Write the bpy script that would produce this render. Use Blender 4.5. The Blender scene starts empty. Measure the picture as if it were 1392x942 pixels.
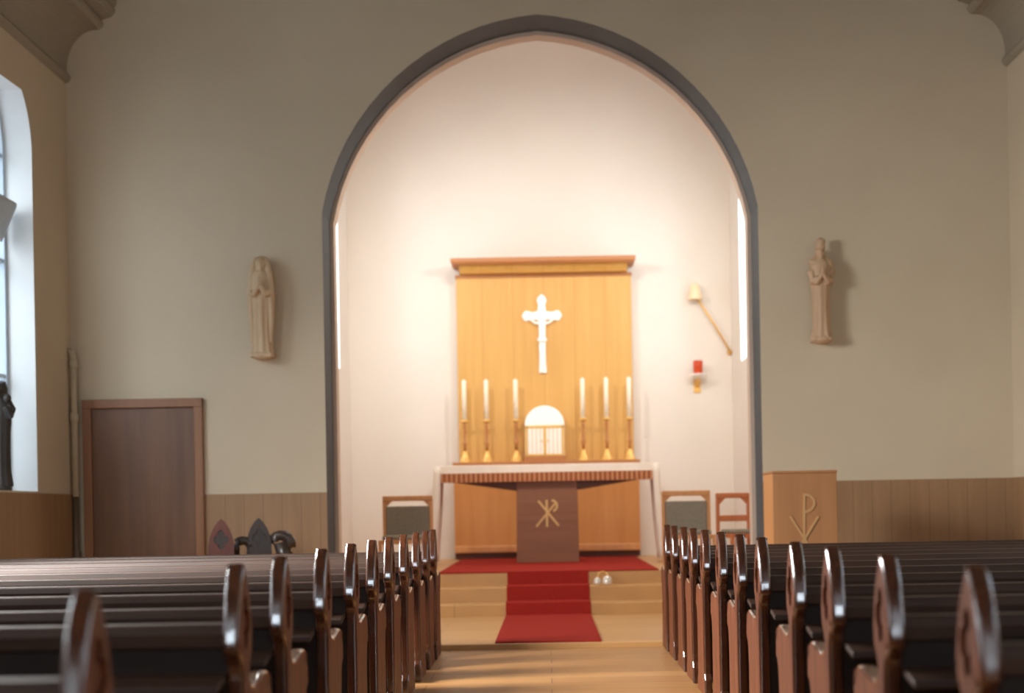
import bpy, bmesh, math, random
from mathutils import Vector, Matrix
random.seed(4)
sc = bpy.context.scene
C = sc.collection
R = math.radians
PI = math.pi
CAM_Z = 1.05
F = 2100.0           # focal length in pixels of the 1392 px frame
VX, VY, ROLL = 746.0, 692.0, 0.018

def at(px, py, d):
    u = px - VX; v = VY - py
    a = u + v * ROLL; b = -u * ROLL + v
    return Vector((a * d / F, d, CAM_Z + b * d / F))

# ---------------------------------------------------------------- materials
def srgb(r, g, b):
    f = lambda c: (c / 255 / 12.92) if c / 255 <= 0.04045 else ((c / 255 + 0.055) / 1.055) ** 2.4
    return (f(r), f(g), f(b), 1)

def base_mat(name, rough=0.6, metal=0.0, spec=0.5, coat=0.0):
    m = bpy.data.materials.new(name); m.use_nodes = True
    nt = m.node_tree; b = nt.nodes['Principled BSDF']
    b.inputs['Roughness'].default_value = rough
    b.inputs['Metallic'].default_value = metal
    b.inputs['Specular IOR Level'].default_value = spec
    b.inputs['Coat Weight'].default_value = coat
    return m, nt, b

def mottled(name, c1, c2, scale=3.0, rough=0.7, stretch=(1, 1, 1), bump=0.0, metal=0.0, spec=0.5, coat=0.0, detail=5.0, seams=None, seam_col=None):
    """noise between two colours, stretched along the grain; seams = (axis, spacing, width) adds thin board joints"""
    m, nt, b = base_mat(name, rough, metal, spec, coat)
    tc = nt.nodes.new('ShaderNodeTexCoord'); mp = nt.nodes.new('ShaderNodeMapping')
    mp.inputs['Scale'].default_value = stretch
    nz = nt.nodes.new('ShaderNodeTexNoise'); nz.inputs['Scale'].default_value = scale; nz.inputs['Detail'].default_value = detail
    rp = nt.nodes.new('ShaderNodeValToRGB')
    rp.color_ramp.elements[0].position = 0.3; rp.color_ramp.elements[1].position = 0.7
    rp.color_ramp.elements[0].color = c1; rp.color_ramp.elements[1].color = c2
    L = nt.links.new
    L(tc.outputs['Object'], mp.inputs['Vector']); L(mp.outputs['Vector'], nz.inputs['Vector'])
    L(nz.outputs['Fac'], rp.inputs['Fac'])
    out = rp.outputs['Color']
    if seams:
        ax, sp, w = seams
        sx = nt.nodes.new('ShaderNodeSeparateXYZ'); L(tc.outputs['Object'], sx.inputs['Vector'])
        md = nt.nodes.new('ShaderNodeMath'); md.operation = 'PINGPONG'; md.inputs[1].default_value = sp / 2
        L(sx.outputs['XYZ'.index(ax)], md.inputs[0])
        lt = nt.nodes.new('ShaderNodeMath'); lt.operation = 'LESS_THAN'; lt.inputs[1].default_value = w / 2
        L(md.outputs[0], lt.inputs[0])
        mx = nt.nodes.new('ShaderNodeMixRGB'); mx.inputs['Color2'].default_value = seam_col or c1
        L(lt.outputs[0], mx.inputs['Fac']); L(out, mx.inputs['Color1'])
        out = mx.outputs['Color']
    L(out, b.inputs['Base Color'])
    if bump:
        bp = nt.nodes.new('ShaderNodeBump'); bp.inputs['Strength'].default_value = bump; bp.inputs['Distance'].default_value = 0.01
        L(nz.outputs['Fac'], bp.inputs['Height']); L(bp.outputs['Normal'], b.inputs['Normal'])
    return m

def planks(name, c1, c2, cm, bw, rh, rough=0.4):
    """floor boards running across the aisle (object X)"""
    m, nt, b = base_mat(name, rough)
    L = nt.links.new
    tc = nt.nodes.new('ShaderNodeTexCoord')
    br = nt.nodes.new('ShaderNodeTexBrick')
    br.inputs['Color1'].default_value = c1; br.inputs['Color2'].default_value = c2; br.inputs['Mortar'].default_value = cm
    br.inputs['Scale'].default_value = 1; br.inputs['Brick Width'].default_value = bw; br.inputs['Row Height'].default_value = rh
    br.inputs['Mortar Size'].default_value = 0.003; br.offset = 0.37
    L(tc.outputs['Object'], br.inputs['Vector'])
    nz = nt.nodes.new('ShaderNodeTexNoise'); nz.inputs['Scale'].default_value = 4; nz.inputs['Detail'].default_value = 6
    mp = nt.nodes.new('ShaderNodeMapping'); mp.inputs['Scale'].default_value = (0.6, 8, 1)
    L(tc.outputs['Object'], mp.inputs['Vector']); L(mp.outputs['Vector'], nz.inputs['Vector'])
    mx = nt.nodes.new('ShaderNodeMixRGB'); mx.blend_type = 'MULTIPLY'; mx.inputs['Fac'].default_value = 0.35
    L(br.outputs['Color'], mx.inputs['Color1']); L(nz.outputs['Fac'], mx.inputs['Color2'])
    L(mx.outputs['Color'], b.inputs['Base Color'])
    return m

M = {}
M['wall'] = mottled('wall_paint', srgb(206, 190, 164), srgb(212, 197, 171), 1.2, 0.85, bump=0.03, spec=0.2)
M['chancel'] = mottled('chancel_paint', srgb(228, 221, 212), srgb(233, 226, 218), 1.0, 0.85, bump=0.03, spec=0.2)
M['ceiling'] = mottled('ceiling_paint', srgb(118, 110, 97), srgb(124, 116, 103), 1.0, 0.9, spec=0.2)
M['cornice'] = mottled('cornice_paint', srgb(160, 150, 132), srgb(167, 157, 139), 2.0, 0.7, spec=0.3)
M['arch_grey'] = mottled('arch_grey_paint', srgb(74, 79, 83), srgb(82, 87, 91), 2.0, 0.7, spec=0.3)
M['arch_cream'] = mottled('arch_cream_paint', srgb(204, 184, 166), srgb(210, 190, 172), 2.0, 0.8, spec=0.2)
M['dado'] = mottled('dado_paint', srgb(150, 116, 82), srgb(162, 127, 92), 3.0, 0.6, (6, 6, 0.5), seams=('X', 0.16, 0.006), seam_col=srgb(132, 100, 70))
M['dado_side'] = mottled('dado_side_paint', srgb(150, 116, 82), srgb(160, 125, 90), 3.0, 0.6, (6, 6, 0.5), seams=('Y', 0.16, 0.006), seam_col=srgb(132, 100, 70))
M['door'] = mottled('door_wood', srgb(100, 65, 40), srgb(122, 82, 52), 2.5, 0.45, (5, 5, 0.35))
M['door_frame'] = mottled('door_frame_wood', srgb(134, 88, 54), srgb(150, 101, 64), 2.5, 0.45, (5, 5, 0.35))
M['floor'] = planks('nave_boards', srgb(206, 150, 90), srgb(184, 128, 72), srgb(124, 82, 46), 1.9, 0.28, 0.42)
M['step'] = planks('step_boards', srgb(226, 174, 112), srgb(216, 162, 100), srgb(170, 126, 76), 2.3, 0.45, 0.4)
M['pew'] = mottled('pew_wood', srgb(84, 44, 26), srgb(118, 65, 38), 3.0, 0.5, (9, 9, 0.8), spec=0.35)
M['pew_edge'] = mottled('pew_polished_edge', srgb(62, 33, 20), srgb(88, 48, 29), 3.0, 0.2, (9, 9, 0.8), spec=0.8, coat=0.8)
M['pew_rail_shade'] = mottled('pew_rail_shaded_wood', srgb(46, 29, 20), srgb(64, 41, 28), 3.0, 0.5, (0.6, 9, 9), spec=0.4)  # rail wood darkened: the shade over the pews is put into its colour
M['pew_back_shade'] = mottled('pew_back_shaded_wood', srgb(32, 23, 18), srgb(42, 30, 23), 3.0, 0.6, (0.6, 9, 9), spec=0.2)  # near-black tone paints the shade below the sills into backs and seats
M['stall'] = mottled('stall_wood', srgb(82, 40, 30), srgb(104, 54, 38), 3.0, 0.3, (9, 9, 0.8), coat=0.3)
M['stall_dark'] = mottled('stall_dark_wood', srgb(50, 38, 32), srgb(64, 50, 42), 3.0, 0.35, (9, 9, 0.8), coat=0.2)
M['reredos'] = mottled('reredos_veneer', srgb(206, 156, 80), srgb(214, 166, 92), 2.0, 0.5, (6, 6, 0.4), seams=('X', 0.37, 0.008), seam_col=srgb(196, 142, 70))
M['reredos_low'] = mottled('reredos_base_veneer', srgb(180, 118, 60), srgb(190, 128, 68), 2.0, 0.5, (6, 6, 0.4))
M['reredos_trim'] = mottled('reredos_trim_wood', srgb(170, 108, 58), srgb(184, 120, 66), 3.0, 0.45, (0.5, 8, 8))
M['reredos_dark'] = mottled('reredos_plinth_wood', srgb(92, 52, 40), srgb(104, 60, 46), 3.0, 0.5, (0.5, 8, 8))
M['altar'] = mottled('altar_wood', srgb(128, 84, 58), srgb(140, 94, 66), 2.0, 0.55, (0.5, 6, 6))
M['altar_dark'] = mottled('altar_underside_wood', srgb(96, 60, 44), srgb(106, 68, 50), 2.0, 0.55, (0.5, 6, 6))
M['linen'] = mottled('altar_linen', srgb(240, 230, 215), srgb(246, 238, 226), 6, 0.9, spec=0.2)
M['fringe'] = mottled('fringe_braid', srgb(196, 138, 96), srgb(206, 150, 108), 6, 0.9, spec=0.2, seams=('X', 0.052, 0.026), seam_col=srgb(158, 92, 60))
M['gold'] = mottled('pale_gold', srgb(224, 184, 112), srgb(232, 196, 126), 4, 0.35, metal=0.3)
M['gold_dull'] = mottled('worn_gold', srgb(206, 166, 106), srgb(214, 176, 116), 4, 0.5)
M['gold_faint'] = mottled('faded_gold', srgb(188, 142, 90), srgb(196, 150, 98), 4, 0.5)
M['brass'] = mottled('brass', srgb(228, 178, 96), srgb(236, 190, 110), 4, 0.35, metal=0.4)
M['wax'] = mottled('candle_wax', srgb(250, 240, 215), srgb(252, 244, 224), 4, 0.5)
M['white'] = mottled('white_enamel', srgb(252, 250, 245), srgb(255, 253, 250), 4, 0.3)
M['tab_door'] = mottled('tabernacle_door', srgb(246, 236, 222), srgb(250, 242, 230), 4, 0.4, seams=('X', 0.05, 0.012), seam_col=srgb(220, 200, 175))
M['red'] = mottled('red_carpet', srgb(156, 42, 34), srgb(170, 50, 40), 60, 0.95, bump=0.2, spec=0.1)
M['red_edge'] = mottled('red_carpet_binding', srgb(120, 34, 30), srgb(132, 42, 36), 60, 0.95, spec=0.1)
M['chair'] = mottled('chair_oak', srgb(200, 140, 84), srgb(214, 154, 98), 3, 0.45, (6, 6, 0.6))
M['chair_red'] = mottled('chair_red_oak', srgb(186, 108, 64), srgb(200, 120, 74), 3, 0.45, (6, 6, 0.6))
M['uphol'] = mottled('grey_upholstery', srgb(134, 124, 108), srgb(146, 136, 120), 50, 0.95, spec=0.1)
M['lectern'] = mottled('lectern_veneer', srgb(166, 112, 66), srgb(180, 124, 76), 2.0, 0.5, (6, 6, 0.4))
M['statue'] = mottled('carved_limewood', srgb(196, 166, 130), srgb(212, 184, 148), 8, 0.6, (1, 1, 0.4), bump=0.05)
M['statue_rose'] = mottled('carved_rosewood', srgb(192, 158, 126), srgb(206, 172, 138), 8, 0.6, (1, 1, 0.4), bump=0.05)
M['statue_dark'] = mottled('dark_bronze', srgb(42, 34, 28), srgb(52, 43, 35), 8, 0.5)
M['pipe'] = mottled('pipe_cream_paint', srgb(190, 176, 148), srgb(198, 184, 156), 8, 0.5)
M['pipe_low'] = mottled('pipe_brown_paint', srgb(96, 76, 58), srgb(104, 84, 64), 8, 0.5)
M['frame'] = mottled('window_frame_paint', srgb(180, 192, 200), srgb(190, 202, 210), 5, 0.5)
M['reveal'] = mottled('reveal_white_paint', srgb(226, 226, 222), srgb(232, 232, 228), 2, 0.8, spec=0.2)
M['cream'] = mottled('lamp_cream', srgb(240, 218, 178), srgb(246, 226, 190), 5, 0.4)
M['silver'] = mottled('bell_metal', srgb(226, 218, 204), srgb(240, 234, 222), 5, 0.25, metal=0.25)
M['red_glass'] = base_mat('ruby_glass', 0.15)[0]
M['red_glass'].node_tree.nodes['Principled BSDF'].inputs['Base Color'].default_value = srgb(205, 74, 30)
M['red_glass'].node_tree.nodes['Principled BSDF'].inputs['Transmission Weight'].default_value = 0.1
def glass():
    m = bpy.data.materials.new('window_glass'); m.use_nodes = True
    nt = m.node_tree; nt.nodes.remove(nt.nodes['Principled BSDF'])
    g = nt.nodes.new('ShaderNodeBsdfGlossy'); g.inputs['Roughness'].default_value = 0.05
    t = nt.nodes.new('ShaderNodeBsdfTransparent'); t.inputs['Color'].default_value = (0.93, 0.96, 0.98, 1)
    x = nt.nodes.new('ShaderNodeMixShader'); x.inputs['Fac'].default_value = 0.06
    nt.links.new(t.outputs[0], x.inputs[1]); nt.links.new(g.outputs[0], x.inputs[2])
    nt.links.new(x.outputs[0], nt.nodes['Material Output'].inputs['Surface'])
    return m
M['glass'] = glass()

# ---------------------------------------------------------------- mesh helpers
class MB:
    def __init__(self): self.bm = bmesh.new(); self.mi = 0
    def _set(self, faces):
        for f in faces: f.material_index = self.mi
    def box(self, x0, x1, y0, y1, z0, z1):
        v = [self.bm.verts.new((x, y, z)) for z in (z0, z1) for y in (y0, y1) for x in (x0, x1)]
        fs = [(0, 2, 3, 1), (4, 5, 7, 6), (0, 1, 5, 4), (2, 6, 7, 3), (0, 4, 6, 2), (1, 3, 7, 5)]
        self._set([self.bm.faces.new([v[i] for i in f]) for f in fs])
        return self
    def prism(self, prof, axis, a0, a1):
        """closed 2-D profile extruded along an axis: X -> (y,z), Y -> (x,z), Z -> (x,y)"""
        def P(p, a): return {'X': (a, p[0], p[1]), 'Y': (p[0], a, p[1]), 'Z': (p[0], p[1], a)}[axis]
        lo = [self.bm.verts.new(P(p, a0)) for p in prof]; hi = [self.bm.verts.new(P(p, a1)) for p in prof]
        n = len(prof); fs = [self.bm.faces.new(lo), self.bm.faces.new(hi[::-1])]
        for i in range(n):
            fs.append(self.bm.faces.new((lo[i], hi[i], hi[(i + 1) % n], lo[(i + 1) % n])))
        self._set(fs); return self
    def holed(self, outer, holes, axis, a0, a1):
        """like prism but with holes; returns nothing, side faces of holes get material index mi+1 when hole_mat set"""
        def P(p, a): return Vector({'X': (a, p[0], p[1]), 'Y': (p[0], a, p[1]), 'Z': (p[0], p[1], a)}[axis])
        es = []; loops = []
        for lp in [outer] + holes:
            vs = [self.bm.verts.new(P(p, a0)) for p in lp]; loops.append(vs)
            for i in range(len(vs)): es.append(self.bm.edges.new((vs[i], vs[(i + 1) % len(vs)])))
        r = bmesh.ops.triangle_fill(self.bm, edges=es, use_beauty=True)
        fs = [g for g in r['geom'] if isinstance(g, bmesh.types.BMFace)]
        mp = {}
        for lp, vs in zip([outer] + holes, loops):
            for p, v in zip(lp, vs): mp[v] = self.bm.verts.new(P(p, a1))
        self._set(fs)
        for f in fs:
            nf = self.bm.faces.new([mp[v] for v in f.verts][::-1]); nf.material_index = self.mi
        for k, vs in enumerate(loops):
            for i in range(len(vs)):
                a, b = vs[i], vs[(i + 1) % len(vs)]
                nf = self.bm.faces.new((a, b, mp[b], mp[a])); nf.material_index = self.mi + (1 if k and self.hole_mat else 0)
        return self
    hole_mat = False
    def lathe(self, prof, cx=0, cy=0, n=24, axis='Z', cz=0):
        rings = []
        for r, z in prof:
            ring = []
            for k in range(n):
                t = 2 * PI * k / n; p = (cx + r * math.cos(t), cy + r * math.sin(t), cz + z)
                if axis == 'Y': p = (cx + r * math.cos(t), cy + z, cz + r * math.sin(t))
                ring.append(self.bm.verts.new(p))
            rings.append(ring)
        return self._rings(rings)
    def _rings(self, rings, cap=True):
        fs = []
        for a, b in zip(rings, rings[1:]):
            n = len(a)
            for k in range(n): fs.append(self.bm.faces.new((a[k], a[(k + 1) % n], b[(k + 1) % n], b[k])))
        if cap:
            fs.append(self.bm.faces.new(rings[0][::-1])); fs.append(self.bm.faces.new(rings[-1]))
        for f in fs: f.smooth = True
        self._set(fs); return self
    def loft(self, rings):
        return self._rings([[self.bm.verts.new(p) for p in r] for r in rings])
    def tube(self, pts, rad, n=10):
        pts = [Vector(p) for p in pts]; rings = []
        for i, p in enumerate(pts):
            d = (pts[min(i + 1, len(pts) - 1)] - pts[max(i - 1, 0)]).normalized()
            u = d.cross(Vector((0, 0, 1)) if abs(d.z) < 0.9 else Vector((1, 0, 0))).normalized(); w = d.cross(u)
            r = rad[i] if isinstance(rad, (list, tuple)) else rad
            rings.append([p + (u * math.cos(2 * PI * k / n) + w * math.sin(2 * PI * k / n)) * r for k in range(n)])
        return self.loft(rings)
    def ball(self, c, r, seg=16):
        r = r if isinstance(r, (list, tuple)) else (r, r, r)
        res = bmesh.ops.create_uvsphere(self.bm, u_segments=seg, v_segments=seg // 2 + 2, radius=1,
                                        matrix=Matrix.Translation(c) @ Matrix.Diagonal((*r, 1)))
        fs = {f for v in res['verts'] for f in v.link_faces}
        for f in fs: f.smooth = True
        self._set(fs); return self
    def build(self, name, mats, parent=None, bevel=0, seg=2, smooth=False, loc=None, rotz=0, remesh=0, edge_mat=None):
        bmesh.ops.recalc_face_normals(self.bm, faces=self.bm.faces[:])
        me = bpy.data.meshes.new(name); self.bm.to_mesh(me); self.bm.free()
        for m in (mats if isinstance(mats, (list, tuple)) else [mats]): me.materials.append(M[m])
        if smooth:
            for p in me.polygons: p.use_smooth = True
        o = bpy.data.objects.new(name, me); C.objects.link(o)
        if parent: o.parent = parent
        if loc is not None: o.location = loc
        o.rotation_euler.z = rotz
        if remesh:
            r = o.modifiers.new('remesh', 'REMESH'); r.mode = 'VOXEL'; r.voxel_size = remesh; r.use_smooth_shade = True
            s = o.modifiers.new('smooth', 'SMOOTH'); s.iterations = 2; s.factor = 0.5
        if bevel:
            b = o.modifiers.new('bevel', 'BEVEL'); b.width = bevel; b.segments = seg; b.limit_method = 'ANGLE'; b.angle_limit = R(40)
            if edge_mat is not None: b.material = edge_mat
        return o

def tag(o, label, cat, group=None):
    o['label'] = label; o['category'] = cat
    if group: o['group'] = group
    return o
def thing(name, loc, label, cat, group=None, rotz=0):
    o = bpy.data.objects.new(name, None); C.objects.link(o); o.location = loc; o.rotation_euler.z = rotz
    o.empty_display_size = 0.1
    return tag(o, label, cat, group)
def struct(o): o['kind'] = 'structure'; return o
def copy_tree(o, parent=None):
    c = o.copy(); C.objects.link(c)
    if parent: c.parent = parent
    for ch in list(o.children): copy_tree(ch, c)
    return c

# ---------------------------------------------------------------- dimensions
ZF = 0.07            # nave floor
ZS = 0.11            # sanctuary floor (one very low step up)
Y_SANC = 10.85       # its front edge
XL, XR = -4.0, 3.92  # side walls
YB = -4.5            # back wall of the nave, behind the camera
YA, YA2, YA3 = 13.0, 13.45, 13.62   # chancel arch: face, back of grey order, back of cream order
CX = -0.03           # axis of the arch
CXW = 2.36           # half width of the chancel
CXR = 2.29           # the right side wall stands a little nearer
YC = 18.8            # chancel end wall
STEPS = [(13.66, 0.215), (14.0, 0.345), (14.32, 0.465)]
ZP = STEPS[-1][1]

def arch_pts(w_in=0.0, n=16):
    """pointed arch outline, left springing to right springing"""
    r = 2.017 - w_in; cz = 3.203; c = 0.148; hw = 1.835 - w_in
    t0 = math.acos((hw + c) / r); t1 = math.acos(c / r)
    right = [(CX - c + r * math.cos(t0 + (t1 - t0) * k / n), cz + r * math.sin(t0 + (t1 - t0) * k / n)) for k in range(n + 1)]
    return [(2 * CX - x, z) for x, z in right] + right[-2::-1], hw

# ---------------------------------------------------------------- the room
b = MB().box(XL - 0.5, XR + 0.5, YB - 0.3, Y_SANC, -0.1, ZF); struct(b.build('floor', 'floor'))
b = MB().box(XL - 0.5, XR + 0.5, Y_SANC, 13.66, -0.1, ZS); struct(b.build('floor_sanctuary', 'step', bevel=0.008))
ends = [s[0] for s in STEPS[1:]] + [YC + 0.2]
for k, (y, z) in enumerate(STEPS):
    b = MB().box(CX - CXW - 0.05, CX + CXW + 0.05, y, ends[k], -0.1, z)
    struct(b.build('floor_chancel_%d' % (k + 1), 'step', bevel=0.008))

ap, hw = arch_pts()
ZT = 7.6
poly = [(XL - 0.5, -0.1), (XL - 0.5, ZT)] + [(XR + 0.5, ZT), (XR + 0.5, -0.1), (CX + hw, -0.1)] + ap[::-1] + [(CX - hw, -0.1)]
b = MB(); b.prism(poly, 'Y', YA, YA2)
bmesh.ops.recalc_face_normals(b.bm, faces=b.bm.faces[:])
b.bm.normal_update()
for f in b.bm.faces:
    c = f.calc_center_median()
    if abs(f.normal.y) < 0.5 and XL - 0.3 < c.x < XR + 0.3 and 0 < c.z < ZT - 0.3: f.material_index = 1
struct(b.build('wall_front', ['wall', 'arch_grey']))
ap2, hw2 = arch_pts(0.035)
poly = [(XL - 0.5, -0.1), (XL - 0.5, ZT), (XR + 0.5, ZT), (XR + 0.5, -0.1), (CX + hw2, -0.1)] + ap2[::-1] + [(CX - hw2, -0.1)]
struct(MB().prism(poly, 'Y', YA2, YA3).build('trim_1', 'arch_cream'))

def gothic(yc, hwid, z0, zs, rise, n=10):
    """window outline in (y, z)"""
    rr = (hwid ** 2 + rise ** 2) / (2 * hwid); pts = [(yc - hwid, z0), (yc + hwid, z0)]
    t1 = math.asin(min(1, rise / rr))
    arc = [(yc + hwid - rr + rr * math.cos(t1 * k / n), zs + rr * math.sin(t1 * k / n)) for k in range(n + 1)]
    return pts + arc + [(2 * yc - y, z) for y, z in arc[-2::-1]]

WIN_Y = [11.15, 7.4, 3.6, -0.2]
WH, WS, WR = 0.95, 2.64, 0.45     # half width, springing above the sill, rise of the head
def side_wall(name, x, sgn, wins):
    b = MB(); b.hole_mat = True
    b.holed([(YB - 0.3, -0.1), (YA, -0.1), (YA, ZT), (YB - 0.3, ZT)], wins, 'X', x, x + sgn * 0.45)
    return struct(b.build(name, ['wall', 'reveal']))
wl = [gothic(y, WH, 1.26, 1.26 + WS, WR) for y in WIN_Y]
side_wall('wall_left', XL, -1, wl)
side_wall('wall_right', XR, 1, wl[1:])
def nave_window(n, yc, x, sgn, hopper=False):
    t = bpy.data.objects.new('window_%d' % n, None); C.objects.link(t); t.location = (x + sgn * 0.24, yc, 1.26); struct(t)
    o = gothic(0, WH, 0, WS, WR); i = gothic(0, WH - .05, 0.05, WS, WR - .05)
    b = MB(); b.holed(o, [i], 'X', -0.03, 0.03)
    for yy in (-.32, .32): b.box(-0.025, 0.025, yy - 0.02, yy + 0.02, 0.05, WS + .3)
    for z in (0.9, 1.8, 2.62): b.box(-0.02, 0.02, -WH + .05, WH - .05, z - 0.015, z + 0.015)
    b.build('window_frame', 'frame', t)
    MB().prism(gothic(0, WH - .03, 0.04, WS, WR - .03), 'X', -0.004, 0.004).build('pane', 'glass', t)
    if hopper:   # small sash tilted into the room
        b = MB()
        z0, z1, dx = 1.95, 2.22, -sgn * 0.15
        for y in (-0.3, 0.80): b.prism([(-sgn * 0.03, z0), (dx, z1), (-sgn * 0.03, z1 - 0.02)], 'Y', y, y + 0.05)
        b.prism([(-sgn * 0.03, z0 - 0.01), (-sgn * 0.03, z0 + 0.02), (dx, z1 + 0.02), (dx, z1 - 0.01)], 'Y', -0.3, 0.85)
        b.build('hopper_vent', 'frame', t)
n = 1
for k, y in enumerate(WIN_Y):
    nave_window(n, y, XL, -1, hopper=(k == 0)); n += 1
for y in WIN_Y[1:]:
    nave_window(n, y, XR, 1); n += 1

b = MB(); b.hole_mat = True
BWX = (-2.3, 2.25)
b.holed([(XL - 0.5, -0.1), (XR + 0.5, -0.1), (XR + 0.5, ZT), (XL - 0.5, ZT)], [gothic(x, 0.45, 1.1, 3.7, 0.7) for x in BWX], 'Y', YB - 0.3, YB)
struct(b.build('wall_back', ['wall', 'reveal']))
for x in BWX:
    t = bpy.data.objects.new('window_%d' % n, None); C.objects.link(t); t.location = (x, YB - 0.15, 0); struct(t); n += 1
    b = MB(); b.holed(gothic(0, 0.45, 1.1, 3.7, 0.7), [gothic(0, 0.40, 1.15, 3.7, 0.64)], 'Y', -0.03, 0.03)
    b.box(-0.02, 0.02, -0.02, 0.02, 1.12, 4.3); b.build('window_frame', 'frame', t)
    MB().prism(gothic(0, 0.42, 1.13, 3.7, 0.66), 'Y', -0.004, 0.004).build('pane', 'glass', t)

# ceiling: two slopes from the cornices up to the ridge
b = MB()
b.prism([(XL - 0.5, 5.36), (CX, 7.3), (XR + 0.5, 5.36), (XR + 0.5, 5.46), (CX, 7.45), (XL - 0.5, 5.46)], 'Y', YB - 0.3, YA)
struct(b.build('ceiling', 'ceiling'))
def cornice(name, x, s):
    pts = [(x, 4.70), (x + s * 0.03, 4.72), (x + s * 0.045, 4.75), (x + s * 0.03, 4.78), (x + s * 0.012, 4.80)]
    for k in range(9):
        t = PI / 2 * k / 8
        pts.append((x + s * (0.012 + 0.25 * (1 - math.cos(t))), 4.82 + 0.33 * math.sin(t)))
    pts += [(x + s * 0.29, 5.15), (x + s * 0.32, 5.17), (x + s * 0.33, 5.20), (x + s * 0.31, 5.23), (x + s * 0.34, 5.24),
            (x + s * 0.40, 5.26), (x + s * 0.43, 5.30), (x + s * 0.42, 5.34), (x + s * 0.44, 5.36), (x + s * 0.44, 5.75), (x - s * 0.02, 5.55)]
    struct(MB().prism(pts, 'Y', YB, YA).build(name, 'cornice'))
cornice('trim_2', XL, 1); cornice('trim_3', XR, -1)

# dado
ZD = 1.225
xd0, xd1 = -3.9, -2.89
struct(MB().box(xd1, CX - hw - 0.0, YA - 0.015, YA, ZS, ZD).build('trim_4', 'dado'))
struct(MB().box(CX + hw + 0.0, XR, YA - 0.015, YA, ZS, ZD + 0.02).build('trim_5', 'dado'))
struct(MB().box(XL, XL + 0.015, YB, YA, ZF, ZD + 0.02).build('trim_6', 'dado_side'))
struct(MB().box(XR - 0.015, XR, YB, YA, ZF, ZD + 0.02).build('trim_7', 'dado_side'))

# sacristy door on the end wall
t = bpy.data.objects.new('door_1', None); C.objects.link(t); t.location = (0, YA, ZS); struct(t)
zt = 2.035 - ZS
b = MB().box(xd0, xd0 + 0.075, -0.05, 0, 0, zt).box(xd1 - 0.075, xd1, -0.05, 0, 0, zt).box(xd0, xd1, -0.055, 0, zt - 0.075, zt)
b.build('door_frame', 'door_frame', t, bevel=0.006)
MB().box(xd0 + 0.075, xd1 - 0.075, -0.022, 0, 0.005, zt - 0.075).build('door_leaf', 'door', t, bevel=0.003)

# chancel shell
def chancel_side(name, x, s):
    b = MB(); b.hole_mat = True
    w = gothic(17.5, 0.40, 2.72, 4.46, 0.5)
    b.holed([(YA3, -0.1), (YC + 0.2, -0.1), (YC + 0.2, 7.6), (YA3, 7.6)], [w], 'X', x, x + s * 0.36)
    return struct(b.build(name, ['chancel', 'reveal']))
chancel_side('wall_chancel_left', CX - CXW, -1); chancel_side('wall_chancel_right', CX + CXR, 1)
for s in (-1, 1):
    t = bpy.data.objects.new('window_%d' % n, None); C.objects.link(t); n += 1; struct(t)
    t.location = (CX + s * ((CXR if s > 0 else CXW) + 0.31), 17.5, 2.72)
    b = MB(); b.holed(gothic(0, 0.40, 0, 1.68, 0.5), [gothic(0, 0.36, 0.04, 1.68, 0.45)], 'X', -0.025, 0.025)
    b.build('window_frame', 'reveal', t)
    MB().prism(gothic(0, 0.37, 0.03, 1.68, 0.46), 'X', -0.004, 0.004).build('pane', 'glass', t)
struct(MB().box(CX - CXW - 0.3, CX + CXW + 0.3, YC, YC + 0.3, -0.1, 7.6).build('wall_chancel_back', 'chancel'))
struct(MB().box(CX - CXW - 0.3, CX + CXW + 0.3, YA3, YC + 0.3, 7.3, 7.6).build('ceiling_chancel', 'chancel'))

# ---------------------------------------------------------------- pews
def smooth(pts, n=4):
    """Catmull-Rom through the points"""
    out = []
    for i in range(len(pts) - 1):
        p0, p1, p2, p3 = (Vector(pts[max(i - 1, 0)]), Vector(pts[i]), Vector(pts[i + 1]), Vector(pts[min(i + 2, len(pts) - 1)]))
        for k in range(n):
            t = k / n
            q = 0.5 * (2 * p1 + (p2 - p0) * t + (2 * p0 - 5 * p1 + 4 * p2 - p3) * t * t + (3 * p1 - p0 - 3 * p2 + p3) * t ** 3)
            out.append(tuple(q))
    return out + [tuple(pts[-1])]
HEAD_B = smooth([(-.003, .86), (-.032, .828), (-.056, .79), (-.071, .752), (-.081, .715), (-.088, .68), (-.087, .652), (-.068, .632), (-.046, .612), (-.036, .575), (-.034, .52)])
HEAD_F = [(-y, z) for y, z in smooth([(-.003, .86), (-.032, .828), (-.056, .79), (-.071, .752), (-.081, .715), (-.088, .68), (-.082, .645), (-.055, .61), (-.040, .58)])[::-1]]
FRONT = [(.31, 0), (.31, .08), (.29, .10)] + smooth([(.285, .34), (.30, .42), (.335, .46), (.345, .50), (.335, .54), (.30, .565), (.24, .572), (.17, .562), (.10, .553), (.06, .558)], 3)
BACK = [(-.034, .12), (-.05, .09), (-.05, 0)]
PEW_END = HEAD_B + BACK + FRONT + HEAD_F
def quatrefoil(cy, cz, r, n=7):
    pts = []
    for k in range(4):
        a0 = PI / 2 * k
        ox, oz = cy + r * 0.55 * math.cos(a0), cz + r * 0.75 * math.sin(a0)
        for j in range(n):
            a = a0 - PI * 0.62 + PI * 1.24 * j / (n - 1)
            pts.append((ox + r * 0.5 * math.cos(a), oz + r * 0.6 * math.sin(a)))
    return pts
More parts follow.
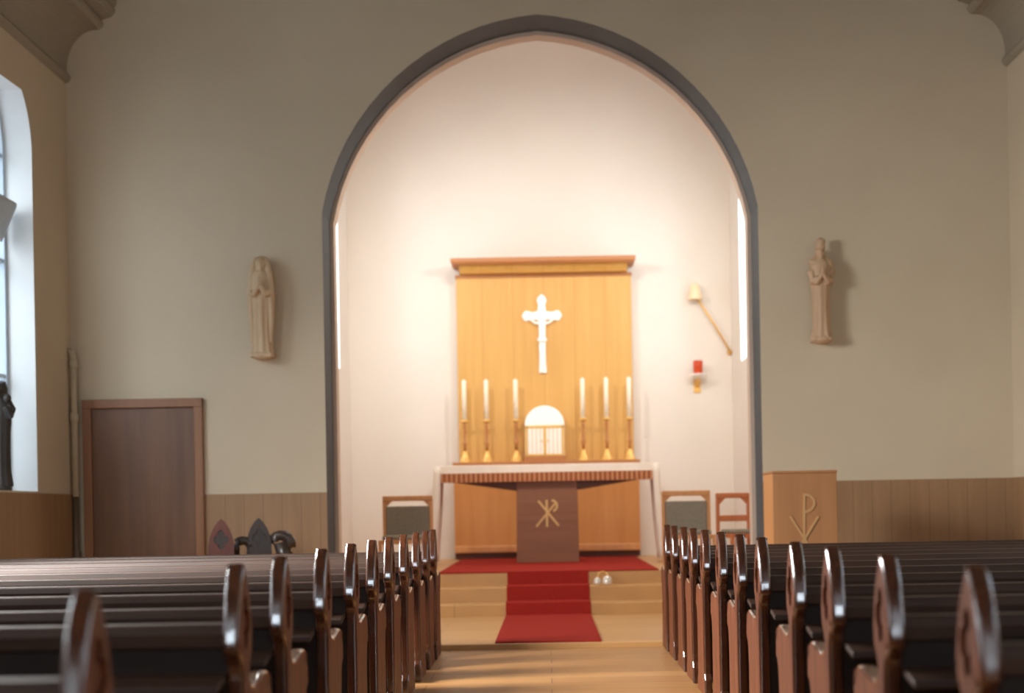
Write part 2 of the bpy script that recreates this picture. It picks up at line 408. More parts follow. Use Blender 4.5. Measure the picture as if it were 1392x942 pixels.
def end_board(x0, x1):
    """a gothic pew end: core board plus two pierced face layers that leave a sunken quatrefoil in the head"""
    b = MB(); bm = b.bm; q = quatrefoil(0, .715, .05); dpt = (x1 - x0) / 4
    rims = []
    for x, xi in ((x0, x0 + dpt), (x1, x1 - dpt)):
        lo = [bm.verts.new((x, y, z)) for y, z in PEW_END]; hi = [bm.verts.new((x, y, z)) for y, z in q]; inn = [bm.verts.new((xi, y, z)) for y, z in q]
        es = [bm.edges.new((l[i], l[(i + 1) % len(l)])) for l in (lo, hi) for i in range(len(l))]
        bmesh.ops.triangle_fill(bm, edges=es, use_beauty=True)
        for i in range(len(hi)): bm.faces.new((hi[i], hi[(i + 1) % len(hi)], inn[(i + 1) % len(hi)], inn[i]))
        bm.faces.new(inn); rims.append(lo)
    lo, hi = rims
    wl_ = bm.edges.layers.float.new('bevel_weight_edge')
    for i in range(len(lo)):
        j = (i + 1) % len(lo); f = bm.faces.new((lo[i], lo[j], hi[j], hi[i])); f.material_index = 1
        for e in f.edges:
            if abs(e.verts[0].co.x - e.verts[1].co.x) < 1e-6: e[wl_] = 1.0
    return b
def make_pew(sgn, L, label, mats=('pew', 'pew_rail_shade', 'pew_back_shade'), T=0.042, group=None):
    t = thing('church_pew', (0, 0, 0), label, 'pew', group)
    for x in (0, sgn * (L - T)):
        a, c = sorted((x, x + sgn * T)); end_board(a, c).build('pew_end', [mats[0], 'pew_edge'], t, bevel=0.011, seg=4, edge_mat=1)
        e = t.children[-1].modifiers['bevel']; e.limit_method = 'WEIGHT'; e.use_clamp_overlap = False
    a, c = sorted((sgn * T, sgn * (L - T)))
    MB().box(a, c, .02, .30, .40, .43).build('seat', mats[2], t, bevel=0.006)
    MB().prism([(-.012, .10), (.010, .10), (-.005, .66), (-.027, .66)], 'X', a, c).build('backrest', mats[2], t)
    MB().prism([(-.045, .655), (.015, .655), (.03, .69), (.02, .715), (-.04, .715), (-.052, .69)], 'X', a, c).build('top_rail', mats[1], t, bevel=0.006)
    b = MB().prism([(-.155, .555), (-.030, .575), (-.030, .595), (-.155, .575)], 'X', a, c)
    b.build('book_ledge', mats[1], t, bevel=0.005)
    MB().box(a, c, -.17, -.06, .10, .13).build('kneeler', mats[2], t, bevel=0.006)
    return t
ORD = ['front', 'second', 'third', 'fourth', 'fifth', 'sixth', 'seventh', 'eighth', 'ninth', 'tenth', 'eleventh', 'twelfth']
left_d = [10.23, 9.62, 8.93, 8.17, 7.42, 6.71, 6.0, 5.23, 4.42, 3.80, 2.56]
right_d = [10.5, 9.9, 9.2, 8.6, 7.95, 7.2, 6.5, 5.83, 5.03, 4.375, 3.66, 2.90]
def row_label(k, n, side):
    if k == 0: return 'dark wooden pew with pointed carved end, front row %s of the aisle' % side
    if k == n - 1: return 'dark wooden pew with pointed carved end, nearest row %s of the aisle' % side
    return 'dark wooden pew with pointed carved end, %s row from the altar %s of the aisle' % (ORD[k], side)
for sgn, ds, side, X, L in ((-1, left_d, 'left', -0.75, 3.0), (1, right_d, 'right', 0.78, 2.95)):
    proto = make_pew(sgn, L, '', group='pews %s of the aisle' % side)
    for k, d in enumerate(ds):
        o = proto if k == 0 else copy_tree(proto)
        o.location = (X, d, ZF); o['label'] = row_label(k, len(ds), side)

# two stalls standing sideways by the sacristy door, their pointed ends towards the nave
SHR = [(.030, .83), (.058, .785), (.076, .735), (.086, .68), (.089, .60), (.09, 0)]
SH = [(0, .86)] + [(-x, z) for x, z in SHR] + SHR[::-1]
def stall(px, d, mats, label, arms):
    p = at(px, 757, d)
    t = thing('sideways_stall', (p.x, d, ZS), label, 'stall', rotz=R(11.5))
    prof = [(z_y[0], z_y[1]) for z_y in PEW_END]
    for y in (0, 0.42):
        b = MB(); q = quatrefoil(0, .715, .05)
        out = [(x * 1.06, z * 1.06) for x, z in SH]
        qq = [(x * 1.05, z * 1.06) for x, z in q]
        b.holed(out, [qq], 'Y', y, y + 0.014); b.prism(out, 'Y', y + 0.014, y + 0.05)
        e = b.build('stall_end', mats[0], t, bevel=0.008, seg=3)
        if not arms: MB().prism([(x * 1.0, z * 1.06 + .0) for x, z in quatrefoil(0, .715, .049)], 'Y', y + .008, y + .016).build('recess_shade_inset', 'stall_dark', e)  # added dark inset, painting the shade inside the quatrefoil hole
    MB().box(-.09, .08, .05, .42, .42, .45).build('seat', mats[1], t, bevel=0.006)
    MB().box(-.085, -.06, .05, .42, .10, .74).build('backrest', mats[1], t, bevel=0.006)
    if arms:
        def arc(cx, cz, r, a0, a1, n=9): return [(cx + r * math.cos(a0 + (a1 - a0) * k / n), .03, cz + r * math.sin(a0 + (a1 - a0) * k / n)) for k in range(n + 1)]
        b = MB(); b.tube(arc(.165, .70, .075, PI * .95, -PI * .35), [.04] * 4 + [.045] * 4 + [.04, .035], 14)
        b.tube([(.165, .03, .72), (.19, .03, .60), (.17, .03, .45)], [.06, .055, .045], 14); b.build('scrolled_arm', mats[0], t)
        b = MB(); b.tube(arc(-.125, .68, .06, PI * .05, PI * 1.1), [.034] * 4 + [.036] * 6, 14)
        b.tube([(-.185, .03, .67), (-.19, .03, .58), (-.16, .03, .45)], [.036, .04, .04], 14); b.build('scrolled_arm', mats[0], t)
    return t
stall(301, 11.3, ('stall', 'stall'), 'reddish pointed stall end with dark quatrefoil, right beside the wooden door', False)
stall(353, 11.95, ('stall_dark', 'stall_dark'), 'almost black pointed stall with scrolled arms, against the tan dado', True)

# ---------------------------------------------------------------- carpets
def strip(name, prof, x0, x1, th, mat, label, cat, edge=None):
    """a runner that follows a (y,z) profile"""
    b = MB(); up = [(y, z + th) for y, z in prof]
    b.prism([(y, z + 0.002) for y, z in prof] + up[::-1], 'X', x0, x1)
    o = b.build(name, mat, None, bevel=0.003); return tag(o, label, cat)
w = 0.375
th = 0.012
pr = [(Y_SANC + 0.02, ZS)]
zprev = ZS
run = []
ys = [Y_SANC + 0.02]
lower = [(Y_SANC + 0.02, ZS + 0.001)]; upper = [(Y_SANC + 0.02, ZS + th)]
for k, (y, z) in enumerate(STEPS):
    lower += [(y - 0.002, zprev + 0.001), (y - 0.002, z + 0.001)]; upper += [(y - th, zprev + th), (y - th, z + th)]
    zprev = z
lower.append((STEPS[-1][0] - 0.001, ZP + 0.001)); upper.append((STEPS[-1][0] - 0.001, ZP + th))
run = MB().prism(lower + upper[::-1], 'X', -w + CX + 0.01, w + CX + 0.01)
tag(run.build('stair_runner', 'red', bevel=0.003), 'red carpet runner laid down the middle of the altar steps', 'carpet')
o = MB().box(-1.04, 1.01, STEPS[-1][0], 18.2, ZP + 0.001, ZP + 0.013).build('altar_carpet', 'red', bevel=0.004)
tag(o, 'wide red carpet under the altar on the top platform', 'carpet')

# ---------------------------------------------------------------- reredos
yr = 18.3
t = thing('reredos', (CX + 0.01, yr, ZP + 0.013), 'tall orange wood panel with canopy against the chancel wall behind the altar', 'reredos')
z0 = ZP + 0.013
zl = 1.60 - z0; xr = 1.10
MB().box(-xr, xr, 0.03, 0.48, 0.0, 0.07).build('plinth', 'reredos_dark', t, bevel=0.004)
MB().box(-xr, xr, 0.0, 0.48, 0.07, zl - 0.03).build('base_cabinet', 'reredos_low', t, bevel=0.004)
MB().box(-xr + 0.0, xr, -0.03, 0.0, 0.07, 0.15).build('base_moulding', 'chair', t, bevel=0.006)
MB().box(-xr - 0.01, xr + 0.01, -0.03, 0.48, zl - 0.03, zl + 0.02).build('shelf', 'reredos_trim', t, bevel=0.006)
zp = 3.89 - z0
MB().box(-1.05, 1.06, 0.34, 0.48, zl + 0.02, zp).build('back_panel', 'reredos', t, bevel=0.003)
MB().box(-1.06, 1.07, 0.32, 0.48, zp - 0.04, zp).build('panel_moulding', 'reredos_trim', t, bevel=0.005)
b = MB().box(-1.07, 1.08, -0.02, 0.48, zp + 0.08, zp + 0.10).box(-1.09, 1.10, -0.04, 0.48, zp + 0.095, zp + 0.145)
b.build('canopy', 'reredos_trim', t, bevel=0.006)
MB().prism([(0.20, zp), (0.48, zp), (0.48, zp + .08), (0.10, zp + .08)], 'X', -1.0, 1.01).build('canopy_frieze', 'reredos', t)
YSH = yr; ZSH = z0 + zl + 0.02   # shelf top

# crucifix on the panel
p = at(738, 507, 18.6)
yx = yr + 0.34
t = thing('crucifix', (p.x, yx, p.z), 'bright white crucifix on the orange panel above the tabernacle', 'crucifix')
def cross_arm(b, L, vertical, w0, w1):
    pass
b = MB()
outl = []
H = 0.955; zb = 0.69; hw_ = 0.245
def add(x, z): outl.append((x, z))
for x, z in [(-.045, 0), (-.038, .3), (-.045, zb - .05), (-.12, zb - .045), (-.19, zb - .065), (-.215, zb - .05), (-hw_, zb), (-.215, zb + .05), (-.19, zb + .065), (-.12, zb + .045), (-.05, zb + .055),
             (-.042, zb + .13), (-.06, zb + .19), (-.045, zb + .225), (0, H)]: add(x, z)
outl += [(-x, z) for x, z in outl[-2::-1]]
b.prism(outl, 'Y', -0.035, 0.0)
b.build('cross', 'white', t, bevel=0.008)
b = MB()   # corpus, arms raised to the beam
y = -0.065
b.tube([(0, y, .60), (0, y - .012, .54), (.004, y - .005, .46), (0, y, .40)], [.032, .042, .034, .036], 12)
b.tube([(-.014, y, .40), (-.022, y - .012, .28), (-.012, y - .006, .16), (-.004, y, .07)], [.024, .021, .017, .013], 10)
b.tube([(.014, y, .40), (.02, y - .016, .28), (.010, y - .010, .16), (.004, y, .07)], [.024, .021, .017, .013], 10)
b.ball((-.004, y - .012, .055), (.016, .02, .03))
b.ball((.010, y - .018, .668), (.024, .028, .034)); b.tube([(0, y, .59), (.006, y - .01, .645)], [.016, .015], 8)
b.ball((.011, y - .045, .662), (.005, .007, .009), 8)
for s in (-1, 1):
    b.tube([(s * .025, y, .595), (s * .08, y - .005, .600), (s * .14, y, .645), (s * .195, y + .012, .69)], [.020, .016, .013, .010], 8)
    b.ball((s * .205, y + .016, .70), (.014, .008, .015), 10)
    for k in range(5): b.tube([(s * .21, y + .016, .70 + .004 * k - .008), (s * (.228 - .002 * abs(k - 2)), y + .010, .712 + .007 * k - .018)], [.0045, .004], 6)
b.build('corpus', 'white', t, remesh=0.006)
b = MB().tube([(-.05, y - .03, .40), (0, y - .048, .385), (.05, y - .03, .40)], [.02, .03, .02], 10); b.build('loincloth', 'white', t)

# tabernacle
p = at(741, 620, yr + 0.12)
tx = p.x
t = thing('tabernacle', (tx, yr, ZSH), 'white round topped tabernacle with two doors in the middle of the ledge', 'tabernacle')
MB().box(-.25, .25, 0.02, 0.33, 0, 0.06).build('base', 'reredos_trim', t, bevel=0.005)
b = MB().box(-.235, .235, 0.05, 0.33, 0.06, 0.43); b.build('body', 'white', t, bevel=0.006)
dome = [(.235 * math.cos(PI * k / 20), 0.43 + .235 * math.sin(PI * k / 20) * 0.98) for k in range(21)]
MB().prism(dome, 'Y', 0.05, 0.33).build('dome', 'white', t, bevel=0.008)
for s in (-1, 1):
    a, c = sorted((s * .016, s * .205)); d_ = MB().box(a, c, 0.035, 0.05, 0.085, 0.39).build('tabernacle_door', 'tab_door', t, bevel=0.003)
    MB().ball((s * .035, 0.028, .24), .010, 10).build('knob', 'brass', d_)
b = MB().box(-.225, .225, .032, .05, .39, .425).box(-.016, .016, .032, .05, .07, .39).box(-.232, -.205, .032, .05, .07, .425).box(.205, .232, .032, .05, .07, .425).box(-.225, .225, .032, .05, .062, .085)
b.build('door_surround', 'brass', t, bevel=0.003)
# candlesticks and candles
sx = [632, 662, 702, 793, 825, 856]
where = ['leftmost of the six on the ledge', 'second from the left on the ledge', 'just left of the tabernacle', 'just right of the tabernacle', 'second from the right on the ledge', 'rightmost, at the edge of the panel']
proto = candle = None
cy_ = yr + 0.13
for k, px in enumerate(sx):
    x = at(px, 600, cy_).x
    if k == 0:
        proto = thing('candlestick', (x, cy_, ZSH), '', 'candlestick', 'tall brass candlesticks on the reredos ledge')
        MB().lathe([(.075, 0), (.075, .012), (.066, .02), (.045, .07), (.028, .11), (.018, .14)]).build('foot', 'brass', proto)
        MB().lathe([(.016, .14), (.016, .20), (.030, .225), (.016, .25), (.014, .40), (.022, .43), (.014, .45), (.018, .47)]).build('stem', 'reredos_trim', proto)
        MB().lathe([(.016, .47), (.05, .485), (.05, .495), (.036, .50), (.036, .508)]).build('drip_pan', 'brass', proto)
        candle = MB().lathe([(.026, 0), (.026, .46), (.023, .472), (.006, .475), (.004, .49)], n=20).build('candle', 'wax')
        tag(candle, '', 'candle', 'tall white candles on the reredos ledge')
        o, c = proto, candle
    else:
        o = copy_tree(proto); c = candle.copy(); C.objects.link(c)
    o.location = (x, cy_, ZSH); c.location = (x, cy_, ZSH + .508)
    o['label'] = 'slim brass candlestick with flared foot, ' + where[k]
    c['label'] = 'tall white altar candle, ' + where[k]

# ---------------------------------------------------------------- altar
ya = 16.5
zc = ZP + 0.013
t = thing('altar', (at(743, 640, ya).x, ya, zc), 'wooden altar table on a broad central pillar, red carpet underneath', 'altar')
ZM = 1.52 - zc
MB().box(-1.10, 1.10, 0.0, 0.75, ZM - 0.16, ZM).build('mensa', 'altar', t, bevel=0.006)
b = MB().prism([(-1.02, ZM - 0.16), (1.02, ZM - 0.16), (.33, ZM - 0.265), (-.33, ZM - 0.265)], 'Y', 0.08, 0.68)
b.build('bracket', 'altar_dark', t)
MB().prism([(-.335, 0), (.335, 0), (.325, ZM - 0.16), (-.325, ZM - 0.16)], 'Y', 0.04, 0.58).build('pillar', 'altar', t, bevel=0.006)
def stroke(b, p0, p1, w, y0, y1):
    d = Vector((p1[0] - p0[0], p1[1] - p0[1])).normalized(); nrm = Vector((-d.y, d.x)) * w / 2
    b.prism([(p0[0] + nrm.x, p0[1] + nrm.y), (p1[0] + nrm.x, p1[1] + nrm.y), (p1[0] - nrm.x, p1[1] - nrm.y), (p0[0] - nrm.x, p0[1] - nrm.y)], 'Y', y0, y1)
def bowl(b, cx, cz, rx, rz, w, y0, y1, a0=-PI / 2, a1=PI / 2, n=10):
    o = []; i = []
    for k in range(n + 1):
        a = a0 + (a1 - a0) * k / n
        o.append((cx + rx * math.cos(a), cz + rz * math.sin(a))); i.append((cx + (rx - w) * math.cos(a), cz + (rz - w) * math.sin(a)))
    b.prism(o + i[::-1], 'Y', y0, y1)
b = MB(); ez = 1.0 - zc
stroke(b, (-.005, ez - .14), (-.005, ez + .15), .026, .030, .045)
stroke(b, (-.095, ez + .14), (.12, ez - .13), .024, .031, .046)
stroke(b, (-.12, ez - .135), (.085, ez + .11), .022, .032, .047)
bowl(b, .055, ez + .085, .062, .068, .026, .029, .044, -PI / 2.2, PI / 1.8)
b.build('chi_rho_emblem', 'gold_dull', t)
# linen over the top: front hem, braid fringe, side falls
t = thing('altar_cloth', (at(743, 640, ya).x, ya, 1.52), 'white altar linen with braided brown fringe, hanging to the floor at both ends', 'cloth')
b = MB().box(-1.135, 1.135, -0.012, 0.76, 0.002, 0.010)
b.box(-1.135, 1.135, -0.014, -0.004, -0.075, 0.008)
b.build('linen_top', 'linen', t, bevel=0.003)
b = MB(); n_ = 76
for k in range(n_):
    x0 = -1.13 + 2.26 * k / n_; b.box(x0 + .003, x0 + 2.26 / n_ - .003, -0.020, -0.006, -.172, -.075)
b.box(-1.13, 1.13, -0.012, -0.006, -.165, -.07)
b.build('fringe', 'fringe', t)
for s in (-1, 1):
    b = MB(); rings = []
    for k in range(13):
        f = k / 12; z = 0.006 - f * (1.52 - ZP - 0.03)
        xo = s * (1.13 + 0.075 * f ** 1.5)
        n2 = 14; ring = []
        for j in range(n2 + 1):
            y = -0.015 + 0.5 * j / n2; ring.append((xo + s * 0.018 * f * math.sin(j * 1.9), y, z))
        for j in range(n2, -1, -1):
            y = -0.015 + 0.5 * j / n2; ring.append((xo + s * (0.075 + 0.018 * f * math.sin(j * 1.9)), y, z))
        rings.append(ring)
    b.loft(rings); b.build('side_fall', 'linen', t)

# altar bells on the right of the steps
p = at(819, 790, 14.1)
t = thing('altar_bells', (p.x, 14.12, STEPS[1][1]), 'small cluster of shiny altar bells on the step right of the red runner', 'bells')
for k, (x, y, s) in enumerate([(-.045, .0, .72), (.045, -.02, .9)]):
    MB().lathe([(.048 * s, .0), (.050 * s, .008), (.048 * s, .035 * s), (.038 * s, .068 * s), (.016 * s, .084 * s), (.004, .088 * s)], x, y, 20, cz=.012).build('bell', 'silver', t)
MB().lathe([(.02, 0), (.02, .006), (.008, .012), (.008, .012)], 0, 0.05, 12).build('rest', 'brass', t)
MB().tube([(-.045, 0, .075), (-.03, .03, .11), (.0, .045, .125), (.035, .02, .115), (.05, -.02, .095)], .007, 8).build('handle', 'brass', t)

# ---------------------------------------------------------------- chairs, lectern
def chair(px0, px1, pyt, d, zfl, label, mat, back, rotz=0, rail=None):
    a, c = at(px0, pyt, d), at(px1, pyt, d); zt = (a.z + c.z) / 2 - zfl; w = (c.x - a.x) / 2
    t = thing('sanctuary_chair', ((a.x + c.x) / 2, d, zfl), label, 'chair', rotz=rotz)
    pz = 0.03
    for s in (-1, 1):
        xx = s * (w - pz / 2)
        MB().box(xx - pz / 2, xx + pz / 2, -.02, .02, 0, zt - .02).build('leg', mat, t, bevel=0.005)
        MB().box(xx - pz / 2, xx + pz / 2, -.44, -.40, 0, 0.32).build('leg', mat, t, bevel=0.005)
        MB().prism([(s * (w - pz), zt - .05), (s * (w - pz), zt - .11), (s * (w - .09), zt - .05)], 'Y', -.015, .015).build('corner_brace', mat, t)
    MB().box(-w, w, -.025, .025, zt - .05, zt).build('top_rail', mat, t, bevel=0.008)
    MB().box(-w + pz, w - pz, -.43, .0, .28, .32).build('seat_frame', mat, t, bevel=0.005)
    MB().box(-w + pz + .005, w - pz - .005, -.43, -.01, .32, .36).build('seat_cushion', 'uphol', t, bevel=0.015)
    if back: MB().box(-w + pz, w - pz, -.012, .022, .34, zt - .10).build('backrest', 'uphol', t, bevel=0.01)
    if rail:
        MB().box(-w + pz, w - pz, -.015, .015, rail - zfl - .03, rail - zfl + .03).build('back_rail', 'chair_red', t, bevel=0.005)
    return t
chair(520, 588, 674, 14.9, ZP, 'grey upholstered sanctuary chair with oak frame, left of the altar', 'chair', True)
chair(899, 965, 667, 14.9, ZP, 'grey upholstered sanctuary chair with oak frame, right of the altar beside an open chair', 'chair', True)
chair(972, 1020, 670, 14.95, ZP, 'smaller open backed oak chair with red rail, between grey chair and lectern', 'chair_red', False, rotz=R(12), rail=.93)

dl = 11.6
a, c = at(1050, 642, dl), at(1137, 640, dl); zt = 1.305
t = thing('lectern', ((a.x + c.x) / 2, dl, ZS), 'boxy wooden lectern with faint gold P symbol on its front, right of the arch', 'lectern')
w = (c.x - a.x) / 2
H_ = zt - ZS
MB().box(-w, w, 0, .02, 0, H_ - .02).build('front_panel', 'lectern', t, bevel=0.003)
for s in (-1, 1):
    a0, a1 = sorted((s * w, s * (w - .02)))
    MB().box(a0, a1, .02, .5, 0, H_ - .02).build('side_panel', 'chair', t, bevel=0.003)
MB().box(-w - .005, w + .005, -.006, .5, H_ - .02, H_).build('top', 'lectern', t, bevel=0.004)
MB().box(-w + .02, w - .02, .05, .48, .75, .77).build('inner_shelf', 'lectern', t)
b = MB(); cxl = (a.x + c.x) / 2
def lp(px, py): q = at(px, py, dl); return (q.x - cxl, q.z - ZS)
stroke(b, lp(1093, 748), lp(1093, 671), .018, -.006, .002)
q0 = lp(1093, 684); bowl(b, q0[0], q0[1], .085, .075, .018, -.007, .002)
stroke(b, lp(1074, 702), lp(1106, 752), .016, -.0075, .002)
stroke(b, lp(1112, 702), lp(1082, 752), .016, -.0085, .002)
b.build('chi_rho_emblem', 'gold_faint', t)

# ---------------------------------------------------------------- statues
def robed(b, H, wide, deep, fold=0.06, lean=0.0, narrow=0.62, seed=1):
    """draped body from the base to the neck: one lofted skin with folds"""
    rnd = random.Random(seed)
    prof = [(0.00, 1.0), (.03, 1.0), (.15, narrow + .22), (.35, narrow + .20), (.52, narrow + .28), (.62, narrow + .38), (.72, 1.0), (.79, .96), (.83, .72), (.855, .38), (.875, .27), (.90, .26)]
    rings = []; n = 40
    for h, s in prof:
        ring = []
        amp = fold * max(0, min(1, (.72 - h) / .5)) + .008
        for k in range(n):
            a = 2 * PI * k / n
            f = 1 + amp * (math.sin(9 * a + seed) + .5 * math.sin(5 * a + 2 * h * 4))
            ring.append((wide * s * f * math.cos(a) + lean * math.sin(h * PI), deep * (s * .5 + .5) * f * math.sin(a), H * h))
        rings.append(ring)
    b.loft(rings)
def head(b, cx, cy, cz, r, veil=True):
    b.ball((cx, cy, cz), (r * .78, r * .86, r), 20)
    b.ball((cx, cy - r * .88, cz - r * .12), (r * .13, r * .16, r * .22), 10)      # nose
    for s in (-1, 1):
        b.ball((cx + s * r * .3, cy - r * .72, cz + r * .10), (r * .14, r * .1, r * .07), 8)
    b.ball((cx, cy - r * .74, cz - r * .5), (r * .22, r * .12, r * .08), 8)        # mouth
    b.ball((cx, cy - r * .60, cz - r * .78), (r * .28, r * .25, r * .2), 10)       # chin
def folded_hands(b, cx, cy, cz, s):
    for k in (-1, 1):
        b.tube([(cx + k * s * .9, cy + s * .6, cz - s * .8), (cx + k * s * .55, cy, cz - s * 1.0), (cx + k * s * .12, cy - s * .35, cz - s * .3)], [s * .36, s * .30, s * .2], 10)
        b.ball((cx + k * s * .09, cy - s * .38, cz + s * .0), (s * .10, s * .2, s * .32), 10)
        for j, ln in enumerate((.50, .60, .64, .58)):
            b.tube([(cx + k * s * .08, cy - s * (.24 + .10 * j), cz + s * .2), (cx + k * s * .05, cy - s * (.22 + .10 * j), cz + s * (.2 + ln * .55)), (cx + k * s * .02, cy - s * (.20 + .09 * j), cz + s * (.2 + ln))], [s * .055, s * .05, s * .035], 6)
        b.tube([(cx + k * s * .12, cy - s * .22, cz), (cx + k * s * .12, cy - s * .10, cz + s * .28)], [s * .06, s * .045], 6)

# left: veiled figure with joined hands
p = at(357, 486, YA - 0.13)
t = thing('wall_statue', (p.x, YA - 0.13, p.z), 'pale carved veiled statue with joined hands, on the wall left of the arch', 'statue')
MB().lathe([(.05, -.02), (.085, .0), (.09, .02), (.08, .035), (.07, .04)], n=20).build('corbel', 'statue', t)
b = MB(); H = .85
b2 = b; robed(b, H, .092, .075, .07, 0.0, .62, 2)
head(b, .008, -.03, .775, .052)
b.tube([(.0, .03, .845), (.0, .025, .80), (-.0, .04, .70), (0, .045, .5)], [.03, .068, .085, .07], 16)
for s in (-1, 1): b.tube([(s * .035, -.005, .83), (s * .058, -.02, .77), (s * .075, -.03, .66), (s * .085, -.03, .50), (s * .08, -.02, .30), (s * .075, -.02, .12)], [.02, .024, .028, .03, .024, .016], 8)
folded_hands(b, .0, -.085, .60, .085)
b.box(-.09, .09, -.08, .13, .0, .03)
b.build('figure', 'statue', t, remesh=0.006)
# right: crowned figure
p = at(1117, 464, YA - 0.12)
t = thing('wall_statue', (p.x, YA - 0.12, p.z), 'pinkish carved statue with tall narrow crowned head, on wall right of the arch', 'statue')
MB().lathe([(.045, -.02), (.08, .0), (.085, .02), (.07, .04)], n=20).build('corbel', 'statue_rose', t)
b = MB(); H = .80
robed(b, H, .088, .072, .07, 0.0, .58, 5)
head(b, 0, -.02, .735, .045)
b.tube([(0, .02, .77), (0, .03, .70), (0, .04, .6)], [.04, .045, .06], 14)
folded_hands(b, .0, -.08, .56, .08)
for s in (-1, 1): b.tube([(s * .03, .01, .69), (s * .062, .0, .655), (s * .080, -.02, .57), (s * .066, -.055, .49), (s * .03, -.085, .52)], [.03, .04, .038, .034, .026], 12)
b.box(-.075, .075, -.07, .12, 0, .03)
b.build('figure', 'statue_rose', t, remesh=0.006)
b = MB().lathe([(.036, 0), (.040, .015), (.036, .035), (.044, .07), (.03, .085), (.01, .095)], n=16, cy=-.015)
b.build('crown', 'statue_rose', t).location = (0, 0, .765)
# dark figure on the sill of the left window
t = thing('sill_statue', (-4.118, 11.63, 1.261), 'dark statuette standing on the sill of the left window', 'statue')
MB().lathe([(.075, 0), (.078, .02), (.07, .05)], n=20).build('base', 'statue_dark', t)
b = MB(); robed(b, .80, .085, .07, .06, 0, .62, 7); head(b, 0, -.01, .735, .05)
b.tube([(0, .0, .79), (0, .02, .74), (0, .03, .62)], [.045, .055, .05], 12)
b.tube([(.06, 0, .64), (.10, -.02, .58), (.10, -.05, .52), (.075, -.08, .60)], [.03, .03, .025, .02], 10)
b.ball((.085, -.08, .66), (.03, .03, .035)); b.ball((-.06, -.05, .52), .04)
b.build('figure', 'statue_dark', t, remesh=0.008).location = (0, 0, .03)

# ---------------------------------------------------------------- small fittings
# sanctuary lamp on the chancel wall
p = at(949, 510, YC - 0.16)
t = thing('sanctuary_lamp', (p.x, YC - 0.16, p.z), 'red glass sanctuary lamp on a white dish, chancel wall right of the panel', 'lamp')
MB().lathe([(.02, -.03), (.05, -.01), (.115, .0), (.12, .012), (.06, .016), (.05, .02)]).build('dish', 'white', t)
MB().lathe([(.046, .02), (.056, .03), (.060, .15), (.056, .175), (.05, .175), (.045, .03)]).build('red_glass', 'red_glass', t)
b = MB().tube([(0, .16, -.12), (0, .10, -.11), (0, .03, -.07), (0, 0, -.02)], [.016, .014, .014, .014]); b.box(-.04, .04, .145, .16, -.2, -.04)
b.build('bracket', 'brass', t)
# swing-arm wall lamp
a = at(993, 478, YC - .10); c = at(945, 398, YC - .12)
t = thing('wall_lamp', (a.x, YC, a.z), 'cream bell lamp on a long slanting rod, chancel wall right of the panel', 'lamp')
dv = Vector((c.x - a.x, 0, c.z - a.z))
MB().lathe([(.032, 0), (.032, -.02), (.022, -.035), (.015, -.10)], axis='Y', n=20).build('wall_rose', 'brass', t)
MB().tube([(0, -.09, 0), tuple(dv * .5 + Vector((0, -.11, 0))), tuple(dv + Vector((0, -.11, -.03)))], .013, 10).build('rod', 'brass', t)
MB().lathe([(.035, .11), (.05, .10), (.065, .02), (.085, -.06), (.09, -.085), (.082, -.085), (.06, .02), (.03, .09)], dv.x, -.11, 24, cz=dv.z).build('bell_shade', 'cream', t)
MB().ball((dv.x, -.11, dv.z - .03), .035).build('bulb', 'white', t)
# heating pipe in the corner
px_ = at(101, 560, YA - .07)
t = thing('heating_pipe', (px_.x, YA - .07, ZS), 'cream painted pipe with collars rising in the corner beside the door', 'pipe')
zt = 2.45 - ZS
MB().tube([(0, 0, ZD - ZS), (0, 0, zt - .06), (-.012, 0, zt - .02), (-.05, 0, zt)], .026, 14).build('upper_pipe', 'pipe', t)
MB().tube([(0, 0, 0), (0, 0, ZD - ZS)], .026, 14).build('lower_pipe', 'pipe_low', t)
for z in (.62, 1.78, 2.22):
    MB().lathe([(.03, z - .035), (.037, z - .03), (.037, z + .03), (.03, z + .035)], n=16).build('collar', 'pipe' if z > 1.2 else 'pipe_low', t)

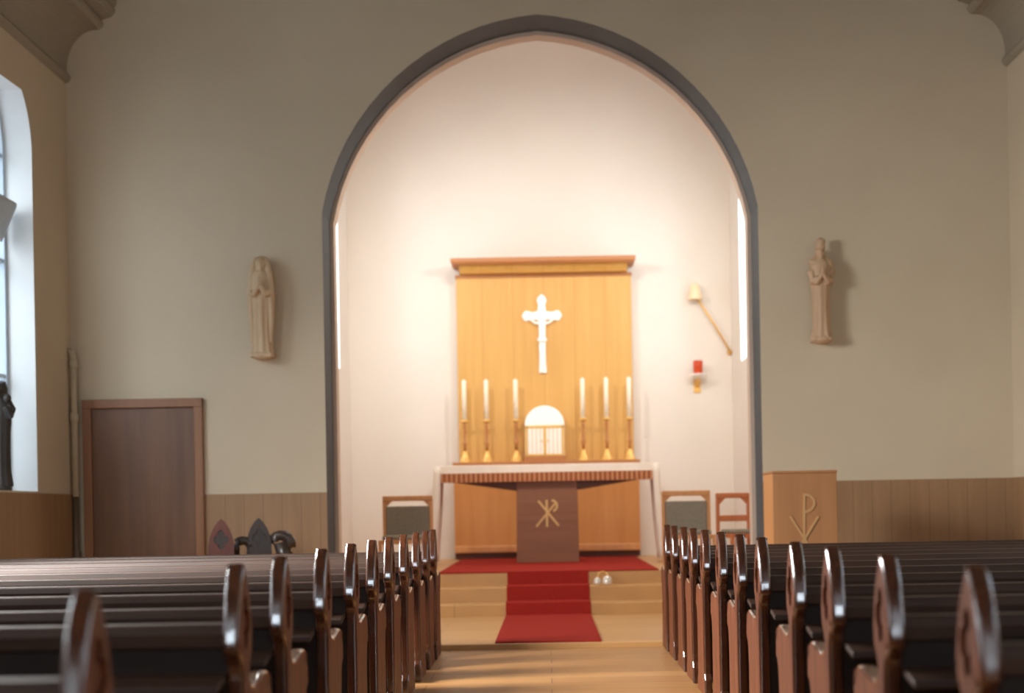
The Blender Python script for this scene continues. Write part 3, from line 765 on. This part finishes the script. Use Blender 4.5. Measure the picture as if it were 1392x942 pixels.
# ---------------------------------------------------------------- light
w = bpy.data.worlds.new('sky'); sc.world = w; w.use_nodes = True
bg = w.node_tree.nodes['Background']; bg.inputs['Color'].default_value = (0.80, 0.88, 1.0, 1); bg.inputs['Strength'].default_value = 2.0
def area(name, loc, target, sx, sy, power, col):
    l = bpy.data.lights.new(name, 'AREA'); l.shape = 'RECTANGLE'; l.size = sx; l.size_y = sy; l.energy = power; l.color = col
    o = bpy.data.objects.new(name, l); C.objects.link(o); o.location = loc
    o.rotation_euler = (Vector(target) - Vector(loc)).to_track_quat('-Z', 'Y').to_euler()
    return o
DAY = (1.0, 0.98, 0.95); COOL = (0.88, 0.94, 1.0); WARM = (1.0, 0.935, 0.84)
LP = [14, 800, 50, 15]
for k, y in enumerate(WIN_Y):
    if k == 0: area('daylight_left', (XL - 0.6, 10.5, 3.0), (XL - 0.1, 12.1, 2.5), 1.0, 2.4, LP[0], COOL).data.spread = R(75)
    else: area('daylight_left', (XL - 0.48, y, 2.8), (XL + 1.2, y, 0.9), 1.9, 2.5, LP[k], DAY).data.spread = R(150)
    if k: area('daylight_right', (XR + 0.48, y, 2.8), (0, y, 2.3), 1.9, 2.6, 8, DAY)
for x in BWX: area('daylight_back', (x, YB - 0.4, 2.7), (x, 8, 0.6), 0.9, 3.2, 62, COOL).data.spread = R(110)
for s in (-1, 1):
    area('daylight_chancel', (CX + s * ((CXR if s > 0 else CXW) + 0.42), 17.5, 3.7), (CX, 17.5, 3.4), 0.8, 2.0, 45, COOL)
# warm floodlights fixed behind the chancel arch
def spot(name, loc, target, power, ang, blend, col, size=0.12):
    l = bpy.data.lights.new(name, 'SPOT'); l.energy = power; l.spot_size = R(ang); l.spot_blend = blend; l.color = col; l.shadow_soft_size = size
    o = bpy.data.objects.new(name, l); C.objects.link(o); o.location = loc
    o.rotation_euler = (Vector(target) - Vector(loc)).to_track_quat('-Z', 'Y').to_euler()
spot('chancel_flood', (CX - 1.9, 13.85, 4.6), (CX, 18.6, 2.95), 320, 78, 0.9, WARM)
spot('chancel_flood', (CX + 1.9, 13.85, 4.6), (CX, 18.6, 2.95), 320, 78, 0.9, WARM)

area('chancel_step_fill', (CX, 13.9, 5.45), (CX, 14.9, 0.4), 1.2, 0.3, 90, WARM)  # added fill without a known fixture, brightens steps, carpet and altar front

# ---------------------------------------------------------------- camera
cam = bpy.data.cameras.new('camera'); co = bpy.data.objects.new('camera', cam); C.objects.link(co)
cam.sensor_width = 36.0; cam.lens = F / 1392 * 36
cam.shift_x = -(VX - 696) / 1392; cam.shift_y = (VY - 471) / 1392
co.location = (0, 0, CAM_Z)
co.rotation_euler = (Matrix.Rotation(PI / 2, 4, 'X') @ Matrix.Rotation(-ROLL, 4, 'Z')).to_euler()
cam.clip_start = 0.05
cam.dof.use_dof = True; cam.dof.focus_distance = 7.5; cam.dof.aperture_fstop = 2.2
sc.camera = co
sc.view_settings.view_transform = 'Standard'; sc.view_settings.look = 'None'
sc.view_settings.gamma = 1; sc.view_settings.use_curve_mapping = False
sc.view_settings.exposure = 0.0
sc.cycles.max_bounces = 10; sc.cycles.diffuse_bounces = 6
